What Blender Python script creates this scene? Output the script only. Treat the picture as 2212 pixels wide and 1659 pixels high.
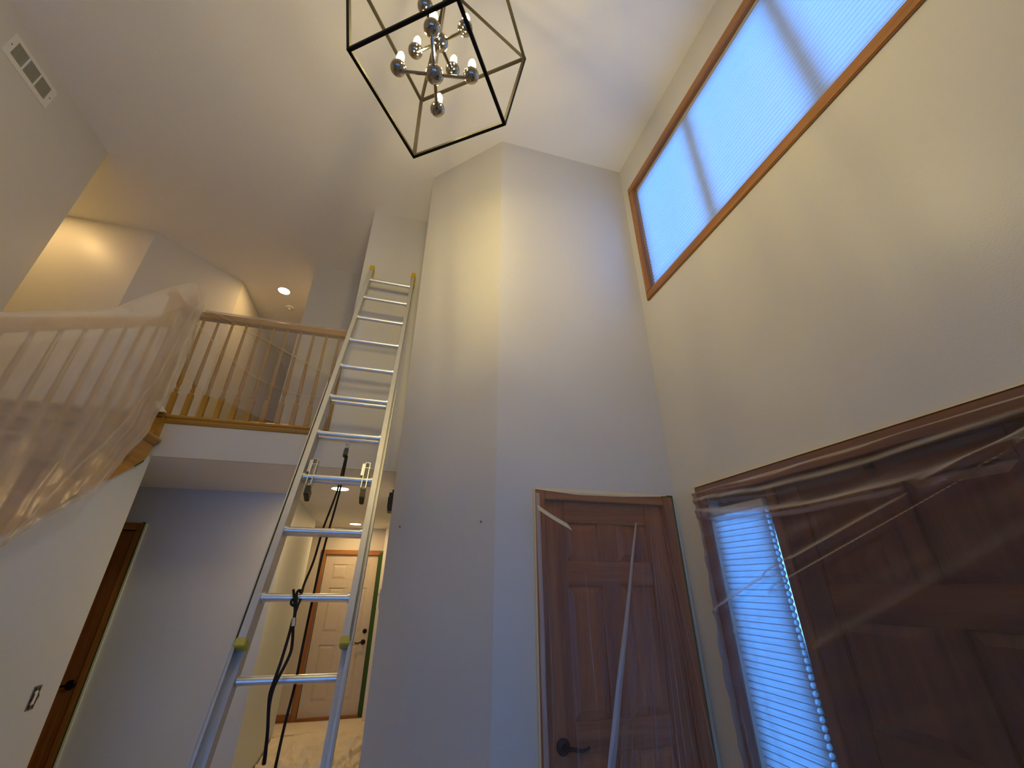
import bpy, bmesh, math, random
from mathutils import Vector, Matrix, noise

random.seed(7)
for o in list(bpy.data.objects):
    bpy.data.objects.remove(o, do_unlink=True)
SC = bpy.context.scene
COL = SC.collection
IMG_W, IMG_H = 2212, 1659

# ------------------------------------------------------------------ camera
F_PX, YAW, PITCH, ROLL = 883.0, math.radians(15.255), math.radians(26.14), math.radians(0.09)
CAM = Vector((0, 0, 1.61))
_fw = Vector((math.sin(YAW) * math.cos(PITCH), math.cos(YAW) * math.cos(PITCH), math.sin(PITCH)))
_rt = Vector((math.cos(YAW), -math.sin(YAW), 0))
_up = _rt.cross(_fw)
_r2 = _rt * math.cos(ROLL) + _up * math.sin(ROLL)
_u2 = -_rt * math.sin(ROLL) + _up * math.cos(ROLL)
cam_data = bpy.data.cameras.new('camera')
cam = bpy.data.objects.new('camera', cam_data)
COL.objects.link(cam)
M = Matrix((_r2, _u2, -_fw)).transposed().to_4x4()
M.translation = CAM
cam.matrix_world = M
cam_data.sensor_fit = 'HORIZONTAL'
cam_data.sensor_width = 36.0
cam_data.lens = F_PX / IMG_W * 36.0
cam_data.clip_start = 0.02
SC.camera = cam


def ray(px, py):
    return _r2 * ((px - IMG_W / 2) / F_PX) - _u2 * ((py - IMG_H / 2) / F_PX) + _fw


def at(axis, val, px, py):
    """point seen at a pixel on the plane x/y/z = val"""
    i = 'xyz'.index(axis)
    d = ray(px, py)
    return CAM + d * ((val - CAM[i]) / d[i])


def on_plane(px, py, p, n):
    d = ray(px, py)
    return CAM + d * ((p - CAM).dot(n) / d.dot(n))


# ------------------------------------------------------------------ sky, exposure
SKY_COLOR, SKY_POWER = (0.10, 0.37, 1.0), 6.4
BULB_POWER = 200.0
DOWN_POWER = 95.0
world = bpy.data.worlds.new('sky')
SC.world = world
world.use_nodes = True
bg = world.node_tree.nodes['Background']
bg.inputs[0].default_value = (*SKY_COLOR, 1)
bg.inputs[1].default_value = SKY_POWER
SC.view_settings.view_transform = 'Standard'
SC.view_settings.look = 'None'
SC.view_settings.gamma = 1
SC.view_settings.use_curve_mapping = False
SC.view_settings.exposure = 0.84
cy = SC.cycles
cy.use_denoising = True
cy.max_bounces = 14
cy.diffuse_bounces = 7
cy.glossy_bounces = 5
cy.transmission_bounces = 8
cy.transparent_max_bounces = 32
cy.sample_clamp_indirect = 6
cy.caustics_reflective = False
cy.caustics_refractive = False

# ------------------------------------------------------------------ materials
MATS = {}


def newmat(name):
    m = bpy.data.materials.new(name)
    m.use_nodes = True
    nt = m.node_tree
    b = nt.nodes['Principled BSDF']
    MATS[name] = m
    return m, nt, b


def N(nt, t, **kw):
    n = nt.nodes.new(t)
    for k, v in kw.items():
        setattr(n, k, v)
    return n


def paint(name, col, rough=0.5, bump_scale=260, bump=0.12, spec=0.5, dist=0.002):
    m, nt, b = newmat(name)
    tc = N(nt, 'ShaderNodeTexCoord')
    n1 = N(nt, 'ShaderNodeTexNoise')
    n1.inputs['Scale'].default_value = bump_scale
    n1.inputs['Detail'].default_value = 3
    n2 = N(nt, 'ShaderNodeTexNoise')
    n2.inputs['Scale'].default_value = 1.3
    n2.inputs['Detail'].default_value = 4
    mx = N(nt, 'ShaderNodeMixRGB')
    mx.inputs[1].default_value = (*[c * 0.965 for c in col], 1)
    mx.inputs[2].default_value = (*[min(1, c * 1.035) for c in col], 1)
    bp = N(nt, 'ShaderNodeBump')
    bp.inputs['Strength'].default_value = bump
    bp.inputs['Distance'].default_value = dist
    nt.links.new(tc.outputs['Object'], n1.inputs['Vector'])
    nt.links.new(tc.outputs['Object'], n2.inputs['Vector'])
    nt.links.new(n2.outputs['Fac'], mx.inputs[0])
    nt.links.new(mx.outputs[0], b.inputs['Base Color'])
    nt.links.new(n1.outputs['Fac'], bp.inputs['Height'])
    nt.links.new(bp.outputs[0], b.inputs['Normal'])
    b.inputs['Roughness'].default_value = rough
    b.inputs['Specular IOR Level'].default_value = spec
    return m


def wood(name, c1, c2, axis='z', rough=0.42, scale=14, spec=0.45):
    m, nt, b = newmat(name)
    tc = N(nt, 'ShaderNodeTexCoord')
    mp = N(nt, 'ShaderNodeMapping')
    s = [1.0, 1.0, 1.0]
    s['xyz'.index(axis)] = 0.055
    mp.inputs['Scale'].default_value = s
    n1 = N(nt, 'ShaderNodeTexNoise')
    n1.inputs['Scale'].default_value = scale
    n1.inputs['Detail'].default_value = 5
    n1.inputs['Distortion'].default_value = 0.7
    n2 = N(nt, 'ShaderNodeTexNoise')
    n2.inputs['Scale'].default_value = scale * 11
    n2.inputs['Detail'].default_value = 2
    ad = N(nt, 'ShaderNodeMath', operation='MULTIPLY_ADD')
    ad.inputs[1].default_value = 0.35
    rp = N(nt, 'ShaderNodeValToRGB')
    rp.color_ramp.elements[0].position = 0.42
    rp.color_ramp.elements[0].color = (*c1, 1)
    rp.color_ramp.elements[1].position = 0.88
    rp.color_ramp.elements[1].color = (*c2, 1)
    bp = N(nt, 'ShaderNodeBump')
    bp.inputs['Strength'].default_value = 0.08
    bp.inputs['Distance'].default_value = 0.002
    L = nt.links.new
    L(tc.outputs['Object'], mp.inputs[0])
    L(mp.outputs[0], n1.inputs['Vector'])
    L(mp.outputs[0], n2.inputs['Vector'])
    L(n2.outputs['Fac'], ad.inputs[0])
    L(n1.outputs['Fac'], ad.inputs[2])
    L(ad.outputs[0], rp.inputs[0])
    L(rp.outputs[0], b.inputs['Base Color'])
    L(n2.outputs['Fac'], bp.inputs['Height'])
    L(bp.outputs[0], b.inputs['Normal'])
    b.inputs['Roughness'].default_value = rough
    b.inputs['Specular IOR Level'].default_value = spec
    return m


def plain(name, col, rough=0.5, metal=0.0, spec=0.5, nscale=40, var=0.06):
    m, nt, b = newmat(name)
    tc = N(nt, 'ShaderNodeTexCoord')
    n = N(nt, 'ShaderNodeTexNoise')
    n.inputs['Scale'].default_value = nscale
    n.inputs['Detail'].default_value = 3
    mx = N(nt, 'ShaderNodeMixRGB')
    mx.inputs[1].default_value = (*[c * (1 - var) for c in col], 1)
    mx.inputs[2].default_value = (*[min(1, c * (1 + var)) for c in col], 1)
    nt.links.new(tc.outputs['Object'], n.inputs['Vector'])
    nt.links.new(n.outputs['Fac'], mx.inputs[0])
    nt.links.new(mx.outputs[0], b.inputs['Base Color'])
    b.inputs['Roughness'].default_value = rough
    b.inputs['Metallic'].default_value = metal
    b.inputs['Specular IOR Level'].default_value = spec
    return m


def glow(name, col, power):
    m = bpy.data.materials.new(name)
    m.use_nodes = True
    nt = m.node_tree
    nt.nodes.clear()
    out = N(nt, 'ShaderNodeOutputMaterial')
    e = N(nt, 'ShaderNodeEmission')
    e.inputs[0].default_value = (*col, 1)
    e.inputs[1].default_value = power
    nt.links.new(e.outputs[0], out.inputs[0])
    MATS[name] = m
    return m


def film(name, base, gain, tint=(0.86, 0.84, 0.82), streak=30, power=2.0, gloss=0.14, gloss_rough=0.28):
    """thin clear plastic sheeting: mostly see-through, milky where it slants away"""
    m = bpy.data.materials.new(name)
    m.use_nodes = True
    nt = m.node_tree
    nt.nodes.clear()
    L = nt.links.new
    out = N(nt, 'ShaderNodeOutputMaterial')
    tr = N(nt, 'ShaderNodeBsdfTransparent')
    tr.inputs[0].default_value = (0.96, 0.955, 0.95, 1)
    df = N(nt, 'ShaderNodeBsdfDiffuse')
    df.inputs[0].default_value = (*tint, 1)
    tl = N(nt, 'ShaderNodeBsdfTranslucent')
    tl.inputs[0].default_value = (*tint, 1)
    gl = N(nt, 'ShaderNodeBsdfGlossy')
    gl.inputs[0].default_value = (0.9, 0.9, 0.9, 1)
    gl.inputs['Roughness'].default_value = gloss_rough
    m1 = N(nt, 'ShaderNodeMixShader')
    m1.inputs[0].default_value = 0.5
    L(df.outputs[0], m1.inputs[1])
    L(tl.outputs[0], m1.inputs[2])
    m2 = N(nt, 'ShaderNodeMixShader')
    m2.inputs[0].default_value = gloss
    L(m1.outputs[0], m2.inputs[1])
    L(gl.outputs[0], m2.inputs[2])
    lw = N(nt, 'ShaderNodeLayerWeight')
    lw.inputs['Blend'].default_value = 0.5
    pw = N(nt, 'ShaderNodeMath', operation='POWER')
    pw.inputs[1].default_value = power
    L(lw.outputs['Facing'], pw.inputs[0])
    ma = N(nt, 'ShaderNodeMath', operation='MULTIPLY_ADD')
    ma.use_clamp = True
    ma.inputs[1].default_value = gain
    ma.inputs[2].default_value = base
    L(pw.outputs[0], ma.inputs[0])
    tc = N(nt, 'ShaderNodeTexCoord')
    nz = N(nt, 'ShaderNodeTexNoise')
    nz.inputs['Scale'].default_value = streak
    nz.inputs['Detail'].default_value = 3
    L(tc.outputs['Object'], nz.inputs['Vector'])
    bp = N(nt, 'ShaderNodeBump')
    bp.inputs['Strength'].default_value = 0.25
    bp.inputs['Distance'].default_value = 0.006
    L(nz.outputs['Fac'], bp.inputs['Height'])
    L(bp.outputs[0], gl.inputs['Normal'])
    m3 = N(nt, 'ShaderNodeMixShader')
    L(ma.outputs[0], m3.inputs[0])
    L(tr.outputs[0], m3.inputs[1])
    L(m2.outputs[0], m3.inputs[2])
    L(m3.outputs[0], out.inputs[0])
    MATS[name] = m
    return m


def shade_mat(name, col, trans):
    m = bpy.data.materials.new(name)
    m.use_nodes = True
    nt = m.node_tree
    nt.nodes.clear()
    L = nt.links.new
    out = N(nt, 'ShaderNodeOutputMaterial')
    df = N(nt, 'ShaderNodeBsdfDiffuse')
    df.inputs[0].default_value = (*col, 1)
    tl = N(nt, 'ShaderNodeBsdfTranslucent')
    tc = N(nt, 'ShaderNodeTexCoord')
    nz = N(nt, 'ShaderNodeTexNoise')
    nz.inputs['Scale'].default_value = 900
    L(tc.outputs['Object'], nz.inputs['Vector'])
    mx = N(nt, 'ShaderNodeMixRGB')
    mx.inputs[1].default_value = (*[c * .93 for c in col], 1)
    mx.inputs[2].default_value = (*col, 1)
    L(nz.outputs['Fac'], mx.inputs[0])
    L(mx.outputs[0], tl.inputs[0])
    mix = N(nt, 'ShaderNodeMixShader')
    mix.inputs[0].default_value = trans
    L(df.outputs[0], mix.inputs[1])
    L(tl.outputs[0], mix.inputs[2])
    L(mix.outputs[0], out.inputs[0])
    MATS[name] = m
    return m


def glass_mat(name):
    m = bpy.data.materials.new(name)
    m.use_nodes = True
    nt = m.node_tree
    nt.nodes.clear()
    out = N(nt, 'ShaderNodeOutputMaterial')
    tr = N(nt, 'ShaderNodeBsdfTransparent')
    tr.inputs[0].default_value = (0.93, 0.96, 0.96, 1)
    gl = N(nt, 'ShaderNodeBsdfGlossy')
    gl.inputs['Roughness'].default_value = 0.02
    fr = N(nt, 'ShaderNodeFresnel')
    fr.inputs[0].default_value = 1.45
    mx = N(nt, 'ShaderNodeMixShader')
    nt.links.new(fr.outputs[0], mx.inputs[0])
    nt.links.new(tr.outputs[0], mx.inputs[1])
    nt.links.new(gl.outputs[0], mx.inputs[2])
    nt.links.new(mx.outputs[0], out.inputs[0])
    MATS[name] = m
    return m


WALL = (0.61, 0.59, 0.54)
paint('wall_paint', WALL, rough=0.38, bump_scale=170, bump=0.35, spec=0.36, dist=0.0016)
paint('ceiling_paint', (0.85, 0.83, 0.76), rough=0.8, bump_scale=95, bump=0.5, spec=0.2, dist=0.003)
paint('daylight_tint_paint', (0.58, 0.66, 0.73), rough=0.5, bump_scale=170, bump=0.35, spec=0.4, dist=0.0016)  # wall paint shifted to blue, cool daylight on stair and hall walls put into colour
paint('white_paint', (0.80, 0.82, 0.85), rough=0.6, spec=0.3)
paint('carpet', (0.62, 0.56, 0.48), rough=0.95, bump_scale=500, bump=0.8, spec=0.1, dist=0.006)
for ax in 'xyz':
    wood('oak_' + ax, (0.20, 0.075, 0.018), (0.42, 0.19, 0.05), ax)
    wood('golden_' + ax, (0.27, 0.135, 0.015), (0.50, 0.27, 0.045), ax, rough=0.35)
    wood('walnut_' + ax, (0.19, 0.062, 0.019), (0.46, 0.178, 0.055), ax, rough=0.38)
    wood('umber_' + ax, (0.090, 0.033, 0.014), (0.22, 0.086, 0.036), ax, rough=0.38)
    wood('dark_' + ax, (0.045, 0.014, 0.009), (0.13, 0.046, 0.022), ax, rough=0.36)
plain('aluminium', (0.80, 0.80, 0.80), rough=0.34, metal=0.9, nscale=25, var=0.12)
plain('rail_metal', (0.60, 0.58, 0.53), rough=0.45, metal=0.55, nscale=18, var=0.12)
plain('steel', (0.55, 0.56, 0.58), rough=0.3, metal=1.0)
plain('black_metal', (0.012, 0.010, 0.009), rough=0.6, metal=0.0, spec=0.15)
plain('chrome', (0.46, 0.40, 0.32), rough=0.08, metal=1.0, var=0.02)
plain('bronze', (0.018, 0.013, 0.010), rough=0.35, metal=0.7)
plain('black_plastic', (0.010, 0.010, 0.011), rough=0.4)
plain('rope_black', (0.008, 0.008, 0.008), rough=0.9, nscale=300, var=0.4)
plain('yellow_plastic', (0.62, 0.42, 0.01), rough=0.5)
plain('pale_yellow', (0.64, 0.50, 0.06), rough=0.55)
plain('cream_tape', (0.74, 0.63, 0.38), rough=0.7)
plain('green_tape', (0.025, 0.085, 0.012), rough=0.7)
plain('pale_tape', (0.62, 0.70, 0.62), rough=0.7)
plain('door_white', (0.62, 0.56, 0.48), rough=0.5)
plain('white_metal', (0.72, 0.70, 0.66), rough=0.5)
plain('white_plastic', (0.75, 0.73, 0.68), rough=0.4)
plain('canvas', (0.78, 0.72, 0.64), rough=0.9, nscale=6, var=0.08)
plain('mesh_grey', (0.36, 0.36, 0.33), rough=0.6)
plain('paper', (0.72, 0.72, 0.66), rough=0.8)
plain('dirty_metal', (0.22, 0.21, 0.19), rough=0.5, metal=0.5, nscale=70, var=0.4)
plain('vinyl', (0.45, 0.44, 0.42), rough=0.4)
glow('bulb_glow', (1.0, 0.78, 0.33), BULB_POWER)
glow('downlight_glow', (1.0, 0.64, 0.27), DOWN_POWER)
film('film_heavy', 0.38, 0.65, tint=(0.96, 0.90, 0.83))
film('film_light', 0.25, 0.6, tint=(0.80, 0.76, 0.72))
film('film_door', 0.07, 1.0, tint=(0.78, 0.70, 0.63), gloss=0.10, power=1.6)
film('film_hem', 0.34, 0.4, tint=(0.92, 0.88, 0.84))
film('film_band', 0.55, 0.3, tint=(0.80, 0.76, 0.72))
film('film_entry', 0.10, 1.1, tint=(0.74, 0.66, 0.60), gloss=0.10)
shade_mat('shade_fabric', (0.82, 0.86, 0.90), 0.80)
shade_mat('shade_seam', (0.62, 0.64, 0.68), 0.35)
glass_mat('pane_glass')


# ------------------------------------------------------------------ mesh building
class MB:
    def __init__(self, T=None):
        self.v, self.f = [], []
        self.T = T

    def add(self, verts, faces):
        n = len(self.v)
        T = self.T
        self.v += [Vector(T(*p)) if T else Vector(p) for p in verts]
        self.f += [tuple(i + n for i in f) for f in faces]
        return self

    def box(self, x0, x1, y0, y1, z0, z1):
        return self.add([(x0, y0, z0), (x1, y0, z0), (x1, y1, z0), (x0, y1, z0),
                         (x0, y0, z1), (x1, y0, z1), (x1, y1, z1), (x0, y1, z1)],
                        [(0, 3, 2, 1), (4, 5, 6, 7), (0, 1, 5, 4), (1, 2, 6, 5), (2, 3, 7, 6), (3, 0, 4, 7)])

    def frame_box(self, o, a, b, c):
        """parallelepiped from corner o with edge vectors a b c"""
        o, a, b, c = Vector(o), Vector(a), Vector(b), Vector(c)
        return self.add([o, o + a, o + a + b, o + b, o + c, o + a + c, o + a + b + c, o + b + c],
                        [(0, 3, 2, 1), (4, 5, 6, 7), (0, 1, 5, 4), (1, 2, 6, 5), (2, 3, 7, 6), (3, 0, 4, 7)])

    def prism(self, poly, fn, t0, t1):
        """poly of 2-D points, fn(u, w, t) gives a point"""
        n = len(poly)
        vs = [fn(u, w, t0) for u, w in poly] + [fn(u, w, t1) for u, w in poly]
        fs = [tuple(range(n))[::-1], tuple(range(n, 2 * n))]
        fs += [(i, (i + 1) % n, n + (i + 1) % n, n + i) for i in range(n)]
        return self.add(vs, fs)

    def loft(self, rings, cap=True, closed=False):
        n = len(rings[0])
        vs = [p for r in rings for p in r]
        fs = []
        m = len(rings)
        for k in range(m if closed else m - 1):
            a, b = k * n, ((k + 1) % m) * n
            fs += [(a + i, a + (i + 1) % n, b + (i + 1) % n, b + i) for i in range(n)]
        if cap and not closed:
            fs += [tuple(range(n))[::-1], tuple(range((m - 1) * n, m * n))]
        return self.add(vs, fs)

    def tube(self, pts, r, seg=10, radii=None):
        pts = [Vector(p) for p in pts]
        rings = []
        ref = None
        for i, p in enumerate(pts):
            d = (pts[min(i + 1, len(pts) - 1)] - pts[max(i - 1, 0)]).normalized()
            if ref is None:
                ref = Vector((0, 0, 1)) if abs(d.z) < .9 else Vector((1, 0, 0))
            a = d.cross(ref).normalized()
            ref = a.cross(d).normalized()
            rr = radii[i] if radii else r
            rings.append([p + (a * math.cos(t) + ref * math.sin(t)) * rr
                          for t in (2 * math.pi * k / seg for k in range(seg))])
        return self.loft(rings)

    def lathe(self, prof, c=(0, 0, 0), seg=14, axis=None):
        c = Vector(c)
        z = Vector(axis).normalized() if axis else Vector((0, 0, 1))
        x = z.orthogonal().normalized()
        y = z.cross(x)
        rings = [[c + z * h + (x * math.cos(t) + y * math.sin(t)) * max(r, 1e-4)
                  for t in (2 * math.pi * k / seg for k in range(seg))] for r, h in prof]
        return self.loft(rings)

    def ball(self, c, r, seg=14, nr=8, stretch=1.0, axis=None):
        prof = [(r * math.sin(math.pi * k / nr), -r * stretch * math.cos(math.pi * k / nr)) for k in range(nr + 1)]
        return self.lathe(prof, c, seg, axis)

    def grid(self, nu, nv, fn):
        vs = [fn(i / nu, j / nv) for j in range(nv + 1) for i in range(nu + 1)]
        w = nu + 1
        fs = [(j * w + i, j * w + i + 1, (j + 1) * w + i + 1, (j + 1) * w + i) for j in range(nv) for i in range(nu)]
        return self.add(vs, fs)

    def build(self, name, mat, parent=None, smooth=False, bevel=0, loc=None):
        o0 = Vector(loc) if loc else (origin(parent) if parent else Vector((0, 0, 0)))
        me = bpy.data.meshes.new(name)
        me.from_pydata([tuple(p - o0) for p in self.v], [], self.f)
        bm = bmesh.new()
        bm.from_mesh(me)
        bmesh.ops.recalc_face_normals(bm, faces=bm.faces)
        if bevel:
            bmesh.ops.bevel(bm, geom=[e for e in bm.edges if len(e.link_faces) == 2 and e.calc_face_angle() > 0.6],
                            offset=bevel, segments=2, affect='EDGES', clamp_overlap=True)
        bm.to_mesh(me)
        bm.free()
        if smooth:
            for p in me.polygons:
                p.use_smooth = True
            if smooth == 'auto':
                bmx = bmesh.new()
                bmx.from_mesh(me)
                for e in bmx.edges:
                    if len(e.link_faces) == 2 and e.calc_face_angle() > 0.6:
                        e.smooth = False
                bmx.to_mesh(me)
                bmx.free()
        me.materials.append(MATS[mat])
        o = bpy.data.objects.new(name, me)
        COL.objects.link(o)
        if parent:
            o.parent = parent
        elif loc:
            o.location = o0
        return o


def origin(o):
    p = Vector((0, 0, 0))
    while o:
        p += o.location
        o = o.parent
    return p


def empty(name, loc):
    o = bpy.data.objects.new(name, None)
    o.location = loc
    o.empty_display_size = 0.1
    COL.objects.link(o)
    return o


def tag(o, label, cat, group=None):
    o['label'] = label
    o['category'] = cat
    if group:
        o['group'] = group
    return o


def struct(o, label=None, cat=None):
    o['kind'] = 'structure'
    if label:
        o['label'] = label
        o['category'] = cat
    return o


def copy_part(o, parent, offset, scale=None):
    c = o.copy()
    COL.objects.link(c)
    c.parent = parent
    c.location = offset
    if scale:
        c.scale = scale
    return c


def rect_minus(u0, u1, w0, w1, holes):
    """cells of a rectangle around holes"""
    us = sorted({u0, u1, *[h[0] for h in holes], *[h[1] for h in holes]})
    ws = sorted({w0, w1, *[h[2] for h in holes], *[h[3] for h in holes]})
    out = []
    for i in range(len(us) - 1):
        run = None
        for j in range(len(ws) - 1):
            cu, cw = (us[i] + us[i + 1]) / 2, (ws[j] + ws[j + 1]) / 2
            solid = not any(h[0] < cu < h[1] and h[2] < cw < h[3] for h in holes)
            if solid:
                if run is None:
                    run = ws[j]
            if (not solid or j == len(ws) - 2) and run is not None:
                out.append((us[i], us[i + 1], run, ws[j + 1] if solid else ws[j]))
                run = None
    return out


# ------------------------------------------------------------------ room shell
ZC, HC, ZF = 5.14, 2.41, 2.71
YB, YA, XB, XL, XS = 3.33, 2.25, 1.673, -2.92, -1.70
PX0, PY0 = -0.03, 2.78            # far end of the angled wall

struct(MB().box(-5.2, 1.83, -2.8, 8.2, -0.1, 0).build('floor', 'carpet'), 'tan floor of the two-storey entry hall', 'floor')
struct(MB().box(-5.2, 1.83, -2.8, 8.2, ZC, ZC + .12).build('ceiling', 'ceiling_paint'),
       'textured beige ceiling high over the foyer', 'ceiling')

# right wall with the high window and the front door opening
WIN = (0.015, 2.105, 3.615, 4.725)
ENT = (0.16, 1.975, 0.0, 2.05)
mb = MB()
for u0, u1, w0, w1 in rect_minus(-2.8, 2.37, 0, ZC, [WIN, ENT]):
    mb.box(XB, XB + .15, u0, u1, w0, w1)
mb.box(XB, XB + .15, 2.37, 8.2, 0, ZC)
struct(mb.build('wall_right', 'wall_paint'), 'greige wall with the high window over the front door', 'wall')

# closet wall
CLO = (0.80, 1.57, 0.0, 2.05)
mb = MB()
for u0, u1, w0, w1 in rect_minus(0.52, XB, 0, ZC, [CLO]):
    mb.box(u0, u1, YA, YA + .12, w0, w1)
struct(mb.build('wall_closet', 'wall_paint'), 'tall greige wall above the brown closet door', 'wall')
mb = MB()
foot = [(0.52, YA), (PX0, PY0), (PX0, 3.45), (0.10, 3.45), (0.10, 2.84), (0.52, YA + .12)]
mb.prism(foot, lambda u, w, t: (u, w, t), 0, ZC)
struct(mb.build('wall_angled', 'wall_paint'), 'angled full-height wall beside the ladder', 'wall')
struct(MB().box(PX0, 0.10, 3.45, 7.4, 0, HC).build('wall_passage', 'wall_paint'), 'right-hand wall of the passage behind the ladder', 'wall')
struct(MB().box(-.118, PX0, 6.95, 7.23, 0, HC).build('wall_stub', 'white_paint'), 'narrow cream wall stub beside the far white door', 'wall')

# wall the ladder leans on, upstairs walls
struct(MB().box(-.589, PX0, YB, 4.40, ZF - .03, ZC).build('wall_ladder', 'wall_paint'), 'narrow upper wall that the ladder leans on', 'wall')
struct(MB().box(-1.31, 0.10, 4.40, 8.05, ZF, ZC).build('wall_upstairs_right', 'wall_paint'), 'shaded upstairs wall behind the balcony railing end', 'wall')
foot = [(-5.05, 4.27), (-2.94, 4.27), (-2.27, 4.97), (-2.27, 8.05), (-5.05, 8.05)]
struct(MB().prism(foot, lambda u, w, t: (u, w, t), ZF, ZC).build('wall_upstairs_left', 'wall_paint'),
       'upstairs wall with an angled corner, lit yellow at its left', 'wall')
struct(MB().box(-5.2, -5.05, 3.19, 8.2, 0, ZC).build('wall_west', 'wall_paint'), 'outer wall beyond the upstairs landing', 'wall')
struct(MB().box(-5.05, XB, 8.05, 8.2, 0, ZC).build('wall_north', 'wall_paint'), 'outer wall at the end of the house', 'wall')

# left wall of the stairwell, wall behind the viewer
struct(MB().box(XL - .13, XL, -2.8, 3.31, 0, ZC).build('wall_left', 'wall_paint'), 'tall wall on the outer side of the staircase', 'wall')
struct(MB().box(-5.05, XL - .13, 3.19, 3.31, 0, ZC).build('wall_left_return', 'wall_paint'), 'return of the stairwell wall on the landing', 'wall')
ADDED_WIN = (-2.5, 1.3, 0.45, 2.3)  # opening added out of view to let in low daylight
mb = MB()
for u0, u1, w0, w1 in rect_minus(XL - .13, XB, 0, ZC, [ADDED_WIN]):
    mb.box(u0, u1, -2.8, -2.65, w0, w1)
struct(mb.build('wall_back', 'wall_paint'), 'wall behind the photographer with an added window', 'wall')

# upper floor, hall ceiling, balcony face
struct(MB().box(-5.05, 0.10, YB + .02, 8.05, HC + .02, ZF).build('floor_upper', 'carpet'), 'upstairs landing floor', 'floor')
struct(MB().box(-5.05, 0.10, YB + .02, 8.05, HC, HC + .02).build('ceiling_hall', 'white_paint'), 'low flat ceiling of the hall under the landing', 'ceiling')
struct(MB().box(XS - .02, PX0, YB, YB + .02, HC, ZF - .03).build('wall_balcony', 'wall_paint'),
       'pale face of the balcony edge below the railing', 'wall')
struct(MB().box(XL, XS - .02, 3.337, YB + .02, HC, ZF - .03).build('wall_landing', 'wall_paint'), 'edge of the landing over the stairs', 'wall')

# lower hall walls
HD = (-2.93, -2.18, 0, 2.04)
mb = MB()
for u0, u1, w0, w1 in rect_minus(-5.05, -.99, 0, HC, [HD]):
    mb.box(u0, u1, 4.53, 4.65, w0, w1)
mb.prism([(-.99, 4.65), (-1.07, 6.5), (-1.19, 6.5), (-1.11, 4.65)], lambda u, w, t: (u, w, t), 0, HC)
struct(mb.build('wall_hall', 'daylight_tint_paint'), 'grey hall wall between the dark brown door and the passage', 'wall')
FD = (-.955, -.175, 0, 2.02)
mb = MB()
for u0, u1, w0, w1 in rect_minus(-1.9, 0.1, 0, HC, [FD]):
    mb.box(u0, u1, 7.23, 7.35, w0, w1)
mb.box(-1.9, -1.78, 4.65, 7.23, 0, HC)
struct(mb.build('wall_far', 'wall_paint'), 'end wall of the passage around the white door', 'wall')
struct(MB().box(-1.78, -1.03, 7.215, 7.23, 0, .085).build('baseboard_far', 'oak_x'), 'brown baseboard left of the far white door', 'baseboard')

# wall under the stairs
SL = 0.69
SK0 = (3.252, 2.344)


def skirt_z(y):
    return SK0[1] + SL * (y - SK0[0])


y_floor = SK0[0] - SK0[1] / SL
poly = [(y_floor, 0), (3.36, 0), (3.36, HC), (3.275, HC), (3.262, skirt_z(3.262))]
struct(MB().prism(poly, lambda u, w, t: (t, u, w), XS - .10, XS).build('wall_stair', 'daylight_tint_paint'),
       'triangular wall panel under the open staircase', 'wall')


# ------------------------------------------------------------------ high window
def map_right(u, w, d):          # on the right wall: u = y, w = z, d = into the room
    return (XB - d, u, w)


def casing(mb, u0, u1, w0, w1, wd, d, bottom=True, d0=0.0, eps=0.004):
    """flat casing around an opening, butt joints slightly stepped"""
    mb.box(u0 - wd, u0, w0 - (wd if bottom else 0), w1 + wd, d0, d)


def casing_part(name, mat, parent, T, u0, u1, w0, w1, d0, d1, bevel=0.004):
    mb = MB()
    mb.box(u0, u1, w0, w1, d0, d1)
    mb.v = [Vector(T(*p)) for p in mb.v]
    return mb.build(name, mat, parent, bevel=bevel)


win = empty('window_1', (XB, 1.06, 3.6))
struct(win, 'long high oak-framed window with a glowing blue shade', 'window')
wy0, wy1, wz0, wz1 = WIN
cw = 0.058
casing_part('casing_top', 'oak_y', win, map_right, wy0 - cw, wy1 + cw, wz1 - .012, wz1 + cw, -.001, .016)
casing_part('casing_bottom', 'oak_y', win, map_right, wy0 - cw, wy1 + cw, wz0 - cw, wz0 + .012, -.001, .016)
casing_part('casing_side', 'oak_z', win, map_right, wy1 - .012, wy1 + cw, wz0 + .012, wz1 - .012, -.001, .016)
casing_part('casing_side', 'oak_z', win, map_right, wy0 - cw, wy0 + .012, wz0 + .012, wz1 - .012, -.001, .016)
jt = .012
casing_part('jamb', 'oak_y', win, map_right, wy0, wy1, wz1 - jt, wz1, -.15, -.001, 0)
casing_part('jamb', 'oak_y', win, map_right, wy0, wy1, wz0, wz0 + jt, -.15, -.001, 0)
casing_part('jamb', 'oak_z', win, map_right, wy1 - jt, wy1, wz0 + jt, wz1 - jt, -.15, -.001, 0)
casing_part('jamb', 'oak_z', win, map_right, wy0, wy0 + jt, wz0 + jt, wz1 - jt, -.15, -.001, 0)
mull = (1.435, 0.70)
edges = [wy1 - jt, *mull, wy0 + jt]
for k, m_ in enumerate(mull):
    casing_part('mullion', 'vinyl', win, map_right, m_ - .04, m_ + .04, wz0 + jt, wz1 - jt, -.14, -.085)
for k in range(3):
    a, b = edges[k + 1] + (.04 if k < 2 else 0), edges[k] - (.04 if k > 0 else 0)
    casing_part('sash_bar', 'vinyl', win, map_right, a, b, wz0 + jt, wz0 + jt + .04, -.14, -.09)
    casing_part('sash_bar', 'vinyl', win, map_right, a, b, wz1 - jt - .04, wz1 - jt, -.14, -.09)
    casing_part('pane', 'pane_glass', win, map_right, a, b, wz0 + jt + .04, wz1 - jt - .04, -.118, -.112, 0)


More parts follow.
